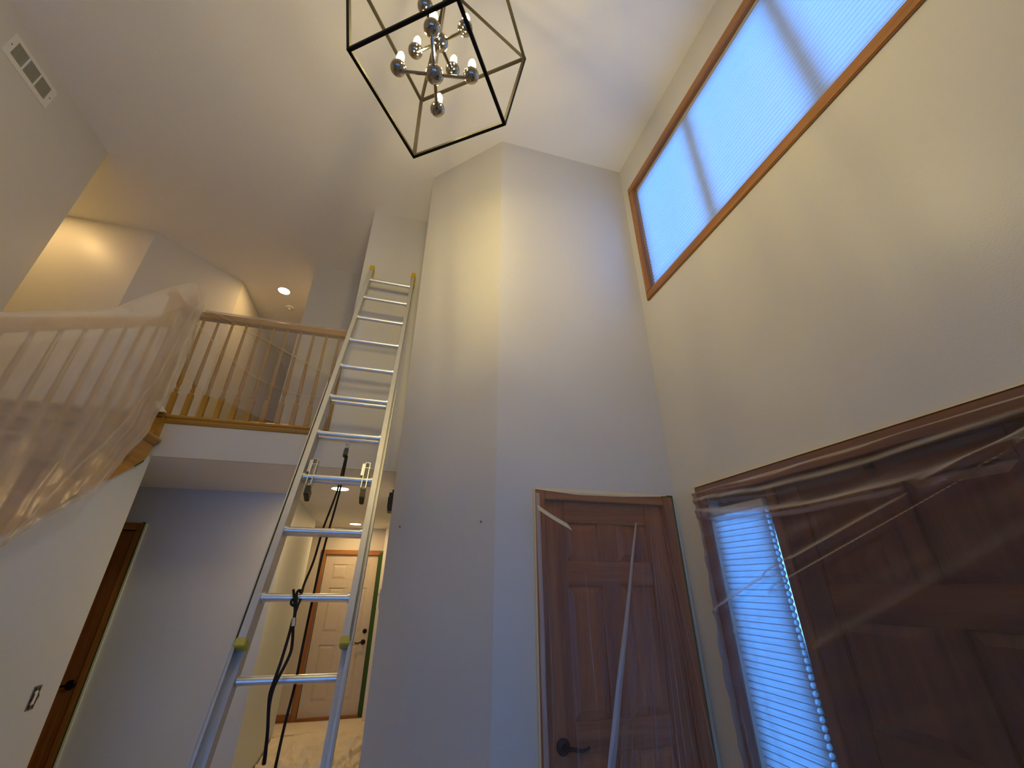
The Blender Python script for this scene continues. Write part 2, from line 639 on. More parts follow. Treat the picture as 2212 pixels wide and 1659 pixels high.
def honeycomb(name, y0, y1, z0, z1, cell, depth, dc, T, mat):
    """cellular shade: front and back pleats joined into cells"""
    mb = MB()
    n = int(round((z1 - z0) / cell))
    h = (z1 - z0) / n
    front, back = [], []
    for k in range(n):
        zt = z1 - k * h
        front += [(dc + depth * .03, zt), (dc + depth * .36, zt - h * .18), (dc + depth * .5, zt - h * .5), (dc + depth * .36, zt - h * .82)]
    front.append((dc + depth * .03, z0))
    for sgn in (1, -1):
        vs, fs = [], []
        for d, z in front:
            dd = dc + (d - dc) * sgn
            vs += [T(y0, z, dd), T(y1, z, dd)]
        for i in range(len(front) - 1):
            fs.append((2 * i, 2 * i + 1, 2 * i + 3, 2 * i + 2))
        mb.add(vs, fs)
    sm_ = MB(T)
    for k in range(1, n):
        sm_.box(y0, y1, z1 - k * h - .0016, z1 - k * h + .0016, dc - depth * .20, dc + depth * .22)
    return mb, sm_


sh = empty('cellular_shade', (XB, 1.06, 4.2))
tag(sh, 'white pleated shade glowing blue in the long high window', 'window shade')
mb, seam = honeycomb('fabric', wy0 + jt + .006, wy1 - jt - .006, wz0 + jt + .028, wz1 - jt - .03, .029, .020, -.030, map_right, 'shade_fabric')
mb.build('fabric', 'shade_fabric', sh)
seam.build('seam_lines', 'shade_seam', sh)['kind'] = 'stuff'
casing_part('head_rail', 'vinyl', sh, map_right, wy0 + jt + .004, wy1 - jt - .004, wz1 - jt - .030, wz1 - jt - .001, -.048, -.018)
casing_part('bottom_rail', 'vinyl', sh, map_right, wy0 + jt + .004, wy1 - jt - .004, wz0 + jt + .008, wz0 + jt + .030, -.042, -.020)


# unseen window added behind the viewer to supply low daylight, with its shade
def map_back(u, w, d):
    return (u, -2.65 + d, w)


bw = empty('window_4', (-.5, -2.65, .9))
struct(bw, 'shaded window added behind the photographer for low daylight', 'window')
a, b, p, q = ADDED_WIN
for nm, r in (('casing_top', (a - .06, b + .06, q, q + .06)), ('casing_bottom', (a - .06, b + .06, p - .06, p)), ('casing_side', (a - .06, a, p, q)), ('casing_side', (b, b + .06, p, q))):
    casing_part(nm, 'oak_x', bw, map_back, *r, 0, .016)
casing_part('pane', 'pane_glass', bw, map_back, a, b, p, q, -.10, -.094, 0)
bs_ = empty('added_window_shade', (-.5, -2.65, 1.5))
tag(bs_, 'pleated shade in the added window behind the photographer', 'window shade')
honeycomb('fabric', a + .004, b - .004, p + .05, q - .03, .029, .016, -.03, map_back, 'shade_fabric')[0].build('fabric', 'shade_fabric', bs_)
casing_part('head_rail', 'vinyl', bs_, map_back, a + .004, b - .004, q - .03, q - .001, -.048, -.018)


# ------------------------------------------------------------------ panel doors
def door(name, T, u0, u1, h, rows, cols, mat, axis_h, thick, face, label=None, swap=False, raise_=.009):
    """panel door: core, stile-and-rail frame, raised panels. T(u, w, d) with d out of the wall; face = d of front"""
    root = empty(name, Vector(T((u0 + u1) / 2, 0, face - thick)))
    struct(root, label, 'door')
    mv, mh = mat + '_z', mat + '_' + axis_h
    rec = .011
    mbx = MB(T)
    mbx.box(u0, u1, .006, h, face - thick, face - rec)
    mbx.build('core', mv, root)
    holes = [(c[0], c[1], r[0], r[1]) for c in cols for r in rows]
    # stiles
    lo, hi = min(c[0] for c in cols), max(c[1] for c in cols)
    for a, b in ((u0, lo), (hi, u1)):
        mb1 = MB(T).box(a, b, .006, h, face - rec, face)
        mb1.build('stile', mv, root, bevel=.0035)
    zs = [.006] + [z for r in sorted(rows) for z in r] + [h]
    for i in range(0, len(zs), 2):
        mb1 = MB(T).box(lo, hi, zs[i], zs[i + 1], face - rec, face)
        mb1.build('rail', mh, root, bevel=.0035)
    for r in sorted(rows):
        for i in range(len(cols) - 1):
            cs = sorted(cols)
            MB(T).box(cs[i][1], cs[i + 1][0], r[0], r[1], face - rec, face).build('mullion', mv, root, bevel=.0035)
    for c in cols:
        for r in rows:
            a, b, p, q = c[0] + .004, c[1] - .004, r[0] + .004, r[1] - .004
            bw = .034
            m1 = MB(T)
            d0, d1 = face - rec, face - rec + raise_
            m1.add([(a, p, d0), (b, p, d0), (b, q, d0), (a, q, d0),
                    (a + bw, p + bw, d1), (b - bw, p + bw, d1), (b - bw, q - bw, d1), (a + bw, q - bw, d1)],
                   [(3, 2, 1, 0), (4, 5, 6, 7), (0, 1, 5, 4), (1, 2, 6, 5), (2, 3, 7, 6), (3, 0, 4, 7)])
            m1.build('panel', mv, root)
    return root


def lever(root, T, u, z, d, sgn, mat='bronze'):
    """round rose with a curved lever pointing along sgn"""
    h = MB()
    c = Vector(T(u, z, d))
    nrm = (Vector(T(u, z, d + 1)) - c)
    ax = (Vector(T(u + 1, z, d)) - c)
    h.lathe([(0.033, 0), (.033, .006), (.026, .012), (.012, .014), (.011, .045), (.0, .047)], c, 18, nrm)
    p = [c + nrm * .045 + ax * (sgn * a) + Vector((0, 0, zz)) for a, zz in ((0, 0), (.02, .002), (.05, -.004), (.075, -.010), (.10, -.006), (.112, .004))]
    h.tube(p, .007, 8, radii=[.009, .009, .008, .0075, .007, .006])
    return h.build('handle', mat, root, smooth='auto')


def map_closet(u, w, d):
    return (u, YA - d, w)


cl = door('door_1', map_closet, .805, 1.565, 2.043, [(1.725, 1.925), (1.03, 1.605), (.22, .91)],
          [(.925, 1.125), (1.245, 1.445)], 'walnut', 'x', .035, -.012, 'brown six-panel closet door behind clear plastic')
cl['category'] = 'door'
for nm, a, b, p, q, mt in (('casing_side', .741, .803, 0, 2.103, 'walnut_z'), ('casing_side', 1.567, 1.636, 0, 2.103, 'walnut_z'),
                           ('casing_head', .803, 1.567, 2.046, 2.103, 'walnut_x')):
    casing_part(nm, mt, cl, map_closet, a, b, p, q, 0, .018)
lever(cl, map_closet, .862, .944, -.012, 1)
casing_part('jamb_stop', 'walnut_z', cl, map_closet, .797, .805, .0, 2.045, -.11, 0, 0)
casing_part('jamb_stop', 'walnut_z', cl, map_closet, 1.565, 1.573, .0, 2.045, -.11, 0, 0)

# front door and sidelights
fd = door('door_2', map_right, .600, 1.553, 2.040, [(1.612, 1.945), (1.147, 1.49), (.22, .98)],
          [(1.137, 1.433), (.72, 1.033)], 'dark', 'y', .042, -.035, 'dark brown panelled front door behind clear plastic', raise_=.010)
for nm, a, b, p, q, mt in (('casing_side', 1.968, 2.038, 0, 2.116, 'umber_z'), ('casing_side', .092, .162, 0, 2.116, 'umber_z'),
                           ('casing_head', .162, 1.968, 2.048, 2.116, 'umber_y')):
    casing_part(nm, mt, fd, map_right, a, b, p, q, 0, .018)
for a, b in ((1.552, 1.602), (.551, .601)):
    casing_part('post', 'umber_z', fd, map_right, a, b, 0, 2.046, -.13, -.022)
casing_part('head_jamb', 'umber_y', fd, map_right, .162, 1.968, 2.038, 2.050, -.13, -.001, 0)
hw = MB(map_right)
hw.box(1.10, 1.125, 2.000, 2.030, -.035, -.012)
hw.build('closer_bracket', 'bronze', fd)
lever(fd, map_right, .67, .95, -.035, 1)
for nm, a, b in (('window_2', 1.602, 1.968), ('window_3', .162, .551)):
    sd = empty(nm, (XB, (a + b) / 2, 0))
    struct(sd, 'tall narrow sidelight %s the dark front door' % ('hinge side of' if a > 1 else 'latch side of'), 'window')
    fwid = .034
    casing_part('frame_side', 'umber_z', sd, map_right, a, a + fwid, 0, 2.037, -.11, -.062)
    casing_part('frame_side', 'umber_z', sd, map_right, b - fwid, b, 0, 2.037, -.11, -.062)
    casing_part('frame_rail', 'umber_y', sd, map_right, a + fwid, b - fwid, 1.955, 2.037, -.11, -.062)
    casing_part('frame_rail', 'umber_y', sd, map_right, a + fwid, b - fwid, 0, .22, -.11, -.062)
    casing_part('pane', 'pane_glass', sd, map_right, a + fwid, b - fwid, .22, 1.955, -.090, -.084, 0)
    ss = empty('sidelight_shade', (XB, (a + b) / 2, 1.0))
    tag(ss, 'narrow pleated shade glowing in the sidelight %s' % ('beside the closet corner' if a > 1 else 'on the latch side of the front door'), 'window shade')
    y0s, y1s = (a + .010, b - .008) if a > 1 else (a + .008, b - .010)
    mb, seam = honeycomb('fabric', y0s, y1s, .06, 1.945, .0275, .030, -.020, map_right, 'shade_fabric')
    mb.build('fabric', 'shade_fabric', ss)
    seam.build('seam_lines', 'shade_seam', ss)['kind'] = 'stuff'
    # open cell ends along the shade edge
    casing_part('head_rail', 'vinyl', ss, map_right, y0s, y1s, 1.947, 1.985, -.038, -.004)
    casing_part('bottom_rail', 'vinyl', ss, map_right, y0s, y1s, .036, .058, -.032, -.008)

# far white door
def map_far(u, w, d):
    return (u, 7.23 - d, w)


far = door('door_3', map_far, -.945, -.185, 2.015, [(1.68, 1.88), (1.00, 1.56), (.20, .84)], [(-.83, -.62), (-.51, -.30)],
           'oak', 'x', .035, -.02, 'white panelled door with black hardware at the end of the passage')
for ch in far.children:
    ch.data.materials[0] = MATS['door_white']
for nm, a, b, p, q, mt in (('casing_side', -1.025, -.955, 0, 2.085, 'oak_z'), ('casing_side', -.175, -.12, 0, 2.085, 'oak_z'),
                           ('casing_head', -.955, -.175, 2.018, 2.085, 'oak_x')):
    casing_part(nm, mt, far, map_far, a, b, p, q, 0, .018)
lever(far, map_far, -.245, .865, -.02, -1)
db = MB().lathe([(.030, 0), (.030, .010), (.018, .016), (.0, .018)], map_far(-.24, 1.0, -.02), 16, (0, -1, 0))
db.build('deadbolt', 'bronze', far, smooth='auto')
casing_part('threshold', 'oak_x', far, map_far, -.955, -.175, 0, .03, -.03, .03)


# hall door seen beside the stair wall
def map_hall(u, w, d):
    return (u, 4.53 - d, w)


hd = door('door_4', map_hall, -2.925, -2.185, 2.03, [(1.70, 1.90), (1.02, 1.58), (.22, .90)], [(-2.81, -2.61), (-2.50, -2.30)],
          'walnut', 'x', .035, -.02, 'dark brown door half hidden by the stair wall')
for nm, a, b, p, q, mt in (('casing_side', -2.183, -2.125, 0, 2.096, 'oak_z'), ('casing_side', -2.985, -2.927, 0, 2.096, 'oak_z'),
                           ('casing_head', -2.927, -2.183, 2.036, 2.096, 'oak_x')):
    casing_part(nm, mt, hd, map_hall, a, b, p, q, 0, .018)
lever(hd, map_hall, -2.235, .92, -.02, -1)

# ------------------------------------------------------------------ staircase
RISE, RUN, NST = 0.1807, 0.262, 15
Y0R = 3.285
st = empty('staircase', (-2.31, 1.5, 0))
tag(st, 'oak staircase rising along the left wall under plastic', 'staircase')
nose = .028
for n in range(1, NST):
    zt = ZF - RISE * n
    yr = Y0R - RUN * (n - 1)                # riser behind this tread
    yf = yr - RUN - nose
    pr = [(yf + .012, zt), (yr, zt), (yr, zt - .028), (yf + .012, zt - .028), (yf + .002, zt - .022), (yf, zt - .014), (yf + .002, zt - .006)]
    trd = MB().prism(pr, lambda u, w, t: (t, u, w), XL + .002, XS + .018).build('tread', 'golden_x', st)
    # return nosing along the open side
    pr = [(0, 0), (.030, 0), (.037, -.007), (.040, -.014), (.037, -.021), (.030, -.028), (0, -.028)]
    MB().prism(pr, lambda u, w, t: (XS + .018 + u * .75, t, zt + w), yf, yr + .028).build('return_nosing', 'golden_y', trd)
    MB().prism([(0, 0), (.020, 0), (.016, -.010), (.006, -.024), (0, -.026)],
               lambda u, w, t: (XS + .016 + u, t, zt - .028 + w), yf + .02, yr + .012).build('cove_moulding', 'golden_y', trd)
for n in range(0, NST):
    zt = ZF - RISE * n
    yr = Y0R - RUN * n
    MB().box(XL + .002, XS - .001, yr, yr + .018, max(.0, zt - RISE), zt - .0285).build('riser', 'golden_x', st)
saw = []
for n in range(0, NST):
    yr = Y0R - RUN * n
    saw.append((yr, ZF - RISE * n - .0285))
    saw.append((yr, ZF - RISE * (n + 1) - .0285))
saw = [(YB, ZF - .03)] + saw
low = [(saw[-1][0], 0.0), (y_floor, 0.0), (3.252, skirt_z(3.252)), (3.285, skirt_z(3.252) + .05), (3.30, 2.48), (YB, 2.53)]
MB().prism([(a, max(b, 0)) for a, b in saw] + low, lambda u, w, t: (t, u, w), XS + .0005, XS + .016).build('stringer', 'golden_y', st)
MB().box(XL + .002, XS + .03, Y0R - nose, Y0R + .05, ZF - .028, ZF + .001).build('landing_nosing', 'golden_x', st, bevel=.008)


# ------------------------------------------------------------------ railings
def baluster_mesh(L):
    s = .0165
    hb = .185
    mb = MB()
    sq = lambda r, z: [(r, r, z), (-r, r, z), (-r, -r, z), (r, -r, z)]
    mb.loft([sq(s, 0), sq(s, hb), sq(s * .72, hb + .012)])
    prof = [(.0105, hb + .010), (.0085, hb + .018), (.014, hb + .026), (.0155, hb + .034), (.013, hb + .042), (.0095, hb + .048),
            (.0125, hb + .056), (.0095, hb + .063), (.0155, hb + .080), (.0155, hb + .16), (.0135, hb + .30), (.0105, L - .12), (.0095, L)]
    mb.lathe(prof, seg=10)
    return mb


RAILP = [(-.032, 0), (-.033, .030), (-.028, .048), (-.014, .058), (.014, .058), (.028, .048), (.033, .030), (.032, 0), (.020, -.006), (-.020, -.006)]

br = empty('balcony_railing', (-1.2, 3.36, ZF))
tag(br, 'oak balcony railing with turned balusters at the top of the stairs', 'railing')
bal = baluster_mesh(.86).build('baluster', 'golden_z', None, smooth='auto')
bal.parent = br
yb_ = 3.36
bal.location = Vector((-1.709, yb_, ZF)) - br.location
for k in range(1, 11):
    copy_part(bal, br, Vector((-1.709 + .1045 * k, yb_, ZF)) - br.location)
MB().prism(RAILP, lambda u, w, t: (t, yb_ + u, ZF + .862 + w), -1.774, -.5895).build('handrail', 'golden_x', br, smooth='auto')
pr = [(YB - .030, ZF - .012), (YB - .026, ZF - .003), (YB - .016, ZF + .004), (YB + .075, ZF + .004), (YB + .075, ZF - .028), (YB - .016, ZF - .028), (YB - .026, ZF - .021)]
MB().prism(pr, lambda u, w, t: (t, u, w), -1.735, -.590).build('nosing', 'golden_x', br)
pr = [(YB - .020, ZF - .028), (YB - .018, ZF - .040), (YB - .010, ZF - .056), (YB - .001, ZF - .060), (YB - .001, ZF - .028)]
MB().prism(pr, lambda u, w, t: (t, u, w), -1.72, -.590).build('cove_moulding', 'golden_x', br)
hn = MB()
hn.box(-.635, -.5905, YB + .005, YB + .06, ZF + .004, ZF + .10)
hn.box(-.618, -.5905, YB + .012, YB + .052, ZF + .10, ZF + .90)
hn.build('half_newel', 'golden_z', br, bevel=.004)

NX, NY = -1.815, 3.305
nw = empty('newel_post', (NX, NY, ZF))
tag(nw, 'square oak newel post with a ball top at the stair corner', 'newel post')
q = MB()
q.box(NX - .04, NX + .04, NY - .025, NY + .055, ZF + .004, ZF + .92)
q.build('post', 'golden_z', nw, bevel=.004)
q = MB()
q.lathe([(.048, .92), (.052, .928), (.048, .937), (.022, .944), (.018, .952), (.030, .962), (.040, .980), (.042, 1.0), (.036, 1.022), (.020, 1.038), (.001, 1.043)], (NX, NY + .015, ZF), 18)
q.build('ball_finial', 'golden_z', nw, smooth='auto')

sr = empty('stair_railing', (-1.75, 2.0, 1.0))
tag(sr, 'sloping oak stair railing draped in plastic sheeting', 'railing')
XR = -1.75
rail_z = lambda y: 2.585 + .69 * (y - 2.007)
ya_, yb2 = -.55, 3.02
MB().prism(RAILP, lambda u, w, t: (XR + u, t, rail_z(t) + w * 1.2), ya_, yb2).build('handrail', 'golden_y', sr, smooth='auto')
# gooseneck: vertical easing then level into the newel
g = MB()
g.prism([(-.032, -.03), (.032, -.03), (.032, .03), (-.032, .03)], lambda u, w, t: (XR + u, 3.0 + w, t), rail_z(3.0) - .01, 3.535)
g.build('gooseneck', 'golden_z', sr, bevel=.008)
MB().prism(RAILP, lambda u, w, t: (XR + u - .02, t, 3.51 + w), 2.972, NY - .026).build('level_rail', 'golden_y', sr, smooth='auto')
L0 = 0.80
bs = baluster_mesh(L0).build('baluster', 'golden_z', None, smooth='auto')
first = True
for n in range(1, NST - 1):
    zt = ZF - RISE * n
    for f_ in (.25, .75):
        y = Y0R - RUN * (n - 1) - RUN * f_ - nose * .5
        L = rail_z(y) - zt
        c = bs if first else copy_part(bs, sr, (0, 0, 0))
        first = False
        c.parent = sr
        c.location = Vector((XR, y, zt)) - sr.location
        c.scale = (1, 1, L / L0)

# ------------------------------------------------------------------ chandelier
CX, CY = -.062, 1.040
CK = Vector((CX, CY, 3.46))
ch = empty('chandelier', (CX, CY, 3.46))
tag(ch, 'black open cage chandelier with eight candle bulbs on brass arms', 'chandelier')
ang = math.radians(-35.0)
e1 = Vector((math.cos(ang), math.sin(ang), 0))
e2 = Vector((-e1.y, e1.x, 0))
ZB_, ZT_, ZA_ = 3.46, 4.089, 4.36
hb_, ht_ = .232, .309


def corner(h, z, i):
    s = ((1, 1), (-1, 1), (-1, -1), (1, -1))[i]
    return Vector((CX, CY, z)) + e1 * (s[0] * h) + e2 * (s[1] * h)


def bar(a, b, w, up=None):
    d = (b - a).normalized()
    up = up or (Vector((0, 0, 1)) if abs(d.z) < .95 else Vector((1, 0, 0)))
    s = d.cross(up).normalized()
    u = s.cross(d)
    m = MB()
    a2, b2 = a - d * w * .5, b + d * w * .5
    m.frame_box(a2 - s * w / 2 - u * w / 2, s * w, u * w, b2 - a2)
    return m


for i in range(4):
    bar(corner(hb_, ZB_, i), corner(hb_, ZB_, (i + 1) % 4), .0135).build('frame_bar', 'black_metal', ch)
    bar(corner(ht_, ZT_, i), corner(ht_, ZT_, (i + 1) % 4), .0135).build('frame_bar', 'black_metal', ch)
    bar(corner(hb_, ZB_, i), corner(ht_, ZT_, i), .0135, e1 + e2 * .01).build('upright_bar', 'black_metal', ch)
    bar(corner(ht_, ZT_, i), Vector((CX, CY, ZA_)), .0135, e1).build('top_bar', 'black_metal', ch)
q = MB()
q.lathe([(.006, 3.55 - 3.46), (.006, ZC - .03 - 3.46)], CK, 10)
q.lathe([(.001, ZA_ - .03 - 3.46), (.02, ZA_ - .025 - 3.46), (.024, ZA_ - 3.46), (.02, ZA_ + .025 - 3.46), (.001, ZA_ + .03 - 3.46)], CK, 14)
q.build('stem', 'chrome', ch, smooth='auto')
MB().lathe([(.065, 0), (.065, -.012), (.05, -.026), (.012, -.032)], (CX, CY, ZC), 20).build('canopy', 'black_metal', ch, smooth='auto')
for hz, rad, angs in ((3.568, .155, (170, -10, 80, -100)), (3.829, .128, (145, -35, 55, -125))):
    MB().ball((CX, CY, hz), .040, 18, 10, .8).build('hub', 'chrome', ch, smooth=True)
    for a_ in angs:
        t_ = math.radians(a_)
        dr = Vector((math.cos(t_), math.sin(t_), 0))
        c0 = Vector((CX, CY, hz))
        tip = c0 + dr * rad
        arm = MB()
        arm.tube([c0 + dr * .028, tip], .0072, 8)
        armo = arm.build('arm', 'chrome', ch, smooth='auto')
        cup = MB()
        cup.ball(tip + Vector((0, 0, .022)), .034, 18, 10, .92)
        cup.lathe([(.012, .045), (.012, .062), (.0001, .064)], tip, 12)
        cup.build('socket_ball', 'chrome', armo, smooth='auto')
        bl = MB()
        bl.lathe([(.009, .062), (.0135, .070), (.0165, .085), (.0165, .104), (.0145, .120), (.010, .133), (.005, .140), (.0003, .143)], tip, 12)
        bl.build('bulb', 'bulb_glow', armo, smooth=True)


# ------------------------------------------------------------------ recessed lights, detector
def downlight(x, y, zc, r, label, group=None):
    e = empty('recessed_light', (x, y, zc))
    tag(e, label, 'ceiling light', group)
    MB().lathe([(r + .014, -.0005), (r + .014, -.004), (r, -.006), (r, -.0005)], (x, y, zc), 28).build('trim_ring', 'white_metal', e, smooth='auto')
    MB().lathe([(r, -.002), (r * .98, -.0055), (.001, -.0065)], (x, y, zc), 28).build('lens', 'downlight_glow', e, smooth='auto')


downlight(-1.797, 5.017, ZC, .070, 'round recessed light in the upstairs ceiling above the balcony')
downlight(-3.75, 3.80, ZC, .070, 'round recessed light upstairs in front of the yellow-lit wall')
downlight(-.527, 4.12, HC, .075, 'round recessed light in the hall ceiling just behind the ladder')
downlight(-.56, 6.69, HC, .075, 'round recessed light in the passage ceiling by the white door')
sm = empty('smoke_detector', (-1.801, 5.40, ZC))
tag(sm, 'small round white smoke detector beyond the upstairs ceiling light', 'smoke detector')
MB().lathe([(.062, 0), (.062, -.010), (.056, -.022), (.040, -.026), (.001, -.027)], (-1.801, 5.40, ZC), 24).build('body', 'white_plastic', sm, smooth='auto')
MB().lathe([(.018, -.024), (.018, -.036), (.012, -.040), (.001, -.041)], (-1.801, 5.40, ZC), 14).build('sensor_cap', 'white_plastic', sm, smooth='auto')

# ------------------------------------------------------------------ extension ladder
LD = Vector((-.0114, -.3673, -.930)).normalized()
LS = Vector((1, 0, 0))
LS = (LS - LD * LS.dot(LD)).normalized()
LN = LD.cross(LS).normalized()
if LN.y > 0:
    LN = -LN
P0 = Vector((-.478, 3.183, 4.113))
SP = .305
WF = .355


def lp(s, t, n):
    """ladder frame: s across, t down from the top rung, n towards the climber"""
    return P0 + LS * s + LD * t + LN * n


t_floor = (P0.z - .02) / -LD.z
lad = empty('extension_ladder', lp(WF / 2, t_floor, 0).xy.to_3d())
tag(lad, 'aluminium extension ladder with black rope leaning on the upper wall', 'ladder')


def lbox(s0, s1, t0, t1, n0, n1):
    m = MB(lambda a, b, c: lp(a, b, c))
    m.box(s0, s1, t0, t1, n0, n1)
    return m


def channel(s_in, s_out, t0, t1, n0, n1, web=.004, fl=.005):
    """C-channel rail: web on the inner side"""
    m = lbox(min(s_in, s_out), max(s_in, s_out), t0, t1, n1 - fl, n1)
    lo, hi = min(s_in, s_out), max(s_in, s_out)
    m.box(lo, hi, t0, t1, n0, n0 + fl)
    w0 = s_in if s_in < s_out else s_in - web
    m.box(w0, w0 + web, t0, t1, n0 + fl, n1 - fl)
    return m


FN0, FN1 = -.030, .034
t_top, t_fb = -.205, 9 * SP + .165
for s_in, s_out in ((0, -.028), (WF, WF + .028)):
    channel(s_in, s_out, t_top, t_fb, FN0, FN1).build('fly_rail', 'rail_metal', lad)
BN0, BN1 = -.098, -.032
t_bt = 5 * SP - .115
for s_in, s_out in ((-.006, -.042), (WF + .006, WF + .042)):
    channel(s_in, s_out, t_bt, t_floor - .05, BN0, BN1).build('base_rail', 'rail_metal', lad)
    # lips of the base rail that guide the fly
    a, b = min(s_in, s_out), max(s_in, s_out)
    lo, hi = (s_out - .002, s_out + .003) if s_in < 0 else (s_out - .003, s_out + .002)
    lbox(lo, hi, t_bt, t_floor - .05, BN1, BN1 + .052).build('guide_flange', 'rail_metal', lad)
    if s_in < 0:
        lbox(-.042, -.030, t_fb + .01, t_floor - .05, BN1 + .047, BN1 + .052).build('guide_lip', 'rail_metal', lad)
    else:
        lbox(WF + .030, WF + .042, t_fb + .01, t_floor - .05, BN1 + .047, BN1 + .052).build('guide_lip', 'rail_metal', lad)


def rung(s0, s1, t, n, parent):
    m = MB()
    k = 16
    rings = []
    for s in (s0, s1):
        rings.append([lp(s, t + .0165 * math.sin(a), n + .0165 * math.cos(a)) for a in (2 * math.pi * i / k for i in range(k))])
    m.loft(rings)
    return m.build('rung', 'aluminium', parent, smooth='auto')


for i in range(10):
    rg = rung(0, WF, i * SP, 0, lad)
    for s0, s1 in ((.0, .010), (WF - .010, WF)):
        m = MB()
        k = 12
        m.loft([[lp(s, i * SP + .023 * math.sin(a), .023 * math.cos(a)) for a in (2 * math.pi * j / k for j in range(k))] for s in (s0, s1)])
        m.build('rung_collar', 'aluminium', rg, smooth='auto')
for i in range(5, 14):
    rung(-.004, WF + .004, i * SP - .022, -.066, lad)
# caps
for s0 in (-.034, WF - .006):
    c = lbox(s0, s0 + .040, t_top - .006, t_top + .072, FN0 - .012, FN1 + .008)
    ec = c.build('end_cap', 'yellow_plastic', lad, bevel=.006)
    c = lbox(s0, s0 + .040, t_top + .066, t_top + .130, FN0 - .012, FN0 + .012)
    c.build('cap_pad', 'yellow_plastic', ec, bevel=.005)
    c = lbox(s0 + .001, s0 + .039, t_fb - .004, t_fb + .028, FN0 - .001, FN1 + .006)
    c.build('bottom_cap', 'pale_yellow', lad, bevel=.004)
for s0 in (-.048, WF - .000):
    c = lbox(s0, s0 + .048, t_floor - .07, t_floor - .002, BN0 - .01, BN1 + .02)
    c.build('foot', 'black_plastic', lad, bevel=.008)
# rung locks astride the eighth rung
for sc in (.040, WF - .040):
    t8 = 7 * SP
    m = lbox(sc - .014, sc - .010, t8 - .105, t8 + .06, -.020, .026)
    m.box(sc + .010, sc + .014, t8 - .105, t8 + .06, -.020, .026)
    m.box(sc - .014, sc + .014, t8 - .105, t8 - .100, -.020, .026)
    rl = m.build('rung_lock', 'steel', lad, bevel=.001)
    m = lbox(sc - .012, sc + .012, t8 + .055, t8 + .110, -.066, .010)
    m.build('lock_hook', 'black_plastic', rl, bevel=.004)
    m = MB()
    m.tube([lp(sc - .018, t8 - .08, .005), lp(sc + .018, t8 - .08, .005)], .005, 8)
    m.build('lock_pin', 'steel', rl, smooth='auto')
    lbox(sc - .028, sc - .016, t8 - .10, t8 - .02, -.025, .020).build('lock_bracket', 'steel', rl, bevel=.002)
# pulley under the seventh rung
t7 = 6 * SP
sp_ = WF * .47
m = lbox(sp_ - .010, sp_ + .010, t7 - .01, t7 + .060, -.085, -.072)
m.box(sp_ - .010, sp_ + .010, t7 + .004, t7 + .050, -.060, -.050)
pb = m.build('pulley_bracket', 'steel', lad, bevel=.002)
m = lbox(sp_ - .012, sp_ + .012, t7 + .045, t7 + .105, -.085, -.055)
m.build('pulley', 'black_plastic', pb, bevel=.006)


def rp(px, py, n):
    return on_plane(px, py, lp(0, 0, n), LN)


def smooth_path(pts, k=6):
    out = []
    P = [Vector(p) for p in pts]
    for i in range(len(P) - 1):
        p0, p1, p2, p3 = P[max(i - 1, 0)], P[i], P[i + 1], P[min(i + 2, len(P) - 1)]
        for j in range(k):
            t = j / k
            out.append(.5 * ((2 * p1) + (-p0 + p2) * t + (2 * p0 - 5 * p1 + 4 * p2 - p3) * t * t + (-p0 + 3 * p1 - 3 * p2 + p3) * t ** 3))
    out.append(P[-1])
    return out


rope = MB()
rr = .0052
nb = -.075
rope.tube(smooth_path([rp(747, 985, nb), rp(740, 1015, nb), rp(734, 1040, nb), rp(727, 1065, nb), rp(712, 1105, nb), rp(697, 1145, nb), rp(678, 1210, nb),
                       rp(657, 1262, nb * .5), rp(652, 1279, .012), rp(646, 1276, .022)]), rr, 8)
rope.tube(smooth_path([rp(750, 985, nb - .012), rp(741, 1030, nb - .012), rp(734, 1060, nb - .01), rp(722, 1105, nb - .01), rp(709, 1150, nb - .01),
                       rp(696, 1200, nb), rp(676, 1290, nb), rp(655, 1390, nb), rp(637, 1480, nb), rp(614, 1570, nb), rp(594, 1662, nb)]), rr, 8)
rope.build('rope', 'rope_black', lad, smooth=True)
knot = MB()
fr = .026
knot.tube(smooth_path([rp(634, 1274, fr), rp(635, 1285, fr + .004), rp(636, 1300, fr), rp(637, 1318, fr), rp(635, 1336, fr)]), rr * 1.05, 8)
knot.tube(smooth_path([rp(653, 1278, .012), rp(646, 1275, .022), rp(641, 1282, fr), rp(640, 1300, fr + .004), rp(639, 1318, fr), rp(636, 1336, fr)]), rr * 1.05, 8)
knot.tube(smooth_path([rp(649, 1296, .015), rp(645, 1304, fr), rp(640, 1318, fr + .003), rp(636, 1330, fr)]), rr, 8)
knot.tube(smooth_path([rp(640, 1296, fr + .004), rp(631, 1296, fr + .005), rp(629, 1304, fr + .005), rp(634, 1308, fr + .005), rp(641, 1306, fr + .006)]), rr, 8)
rk = knot.build('rope_knot', 'rope_black', lad, smooth=True)
m = MB()
m.tube([rp(635, 1336, fr), rp(633, 1354, fr)], .0098, 10)
m.build('rope_ferrule', 'steel', rk, smooth='auto')
tail = MB()
tail.tube(smooth_path([rp(632, 1340, fr), rp(626, 1365, fr), rp(616, 1400, fr), rp(605, 1435, fr), rp(592, 1472, fr + .004), rp(583, 1500, fr), rp(580, 1535, .0), rp(578, 1580, -.05), rp(573, 1625, -.10), rp(569, 1650, -.14)]), rr * 1.1, 8)
tail.tube(smooth_path([rp(633, 1354, fr), rp(632, 1380, fr), rp(628, 1408, fr), rp(614, 1440, fr), rp(598, 1470, fr + .004), rp(588, 1495, fr), rp(581, 1530, .0), rp(578, 1580, -.05), rp(574, 1625, -.10), rp(571, 1650, -.14)]), rr * 1.1, 8)
tail.build('rope_tail', 'rope_black', lad, smooth=True)

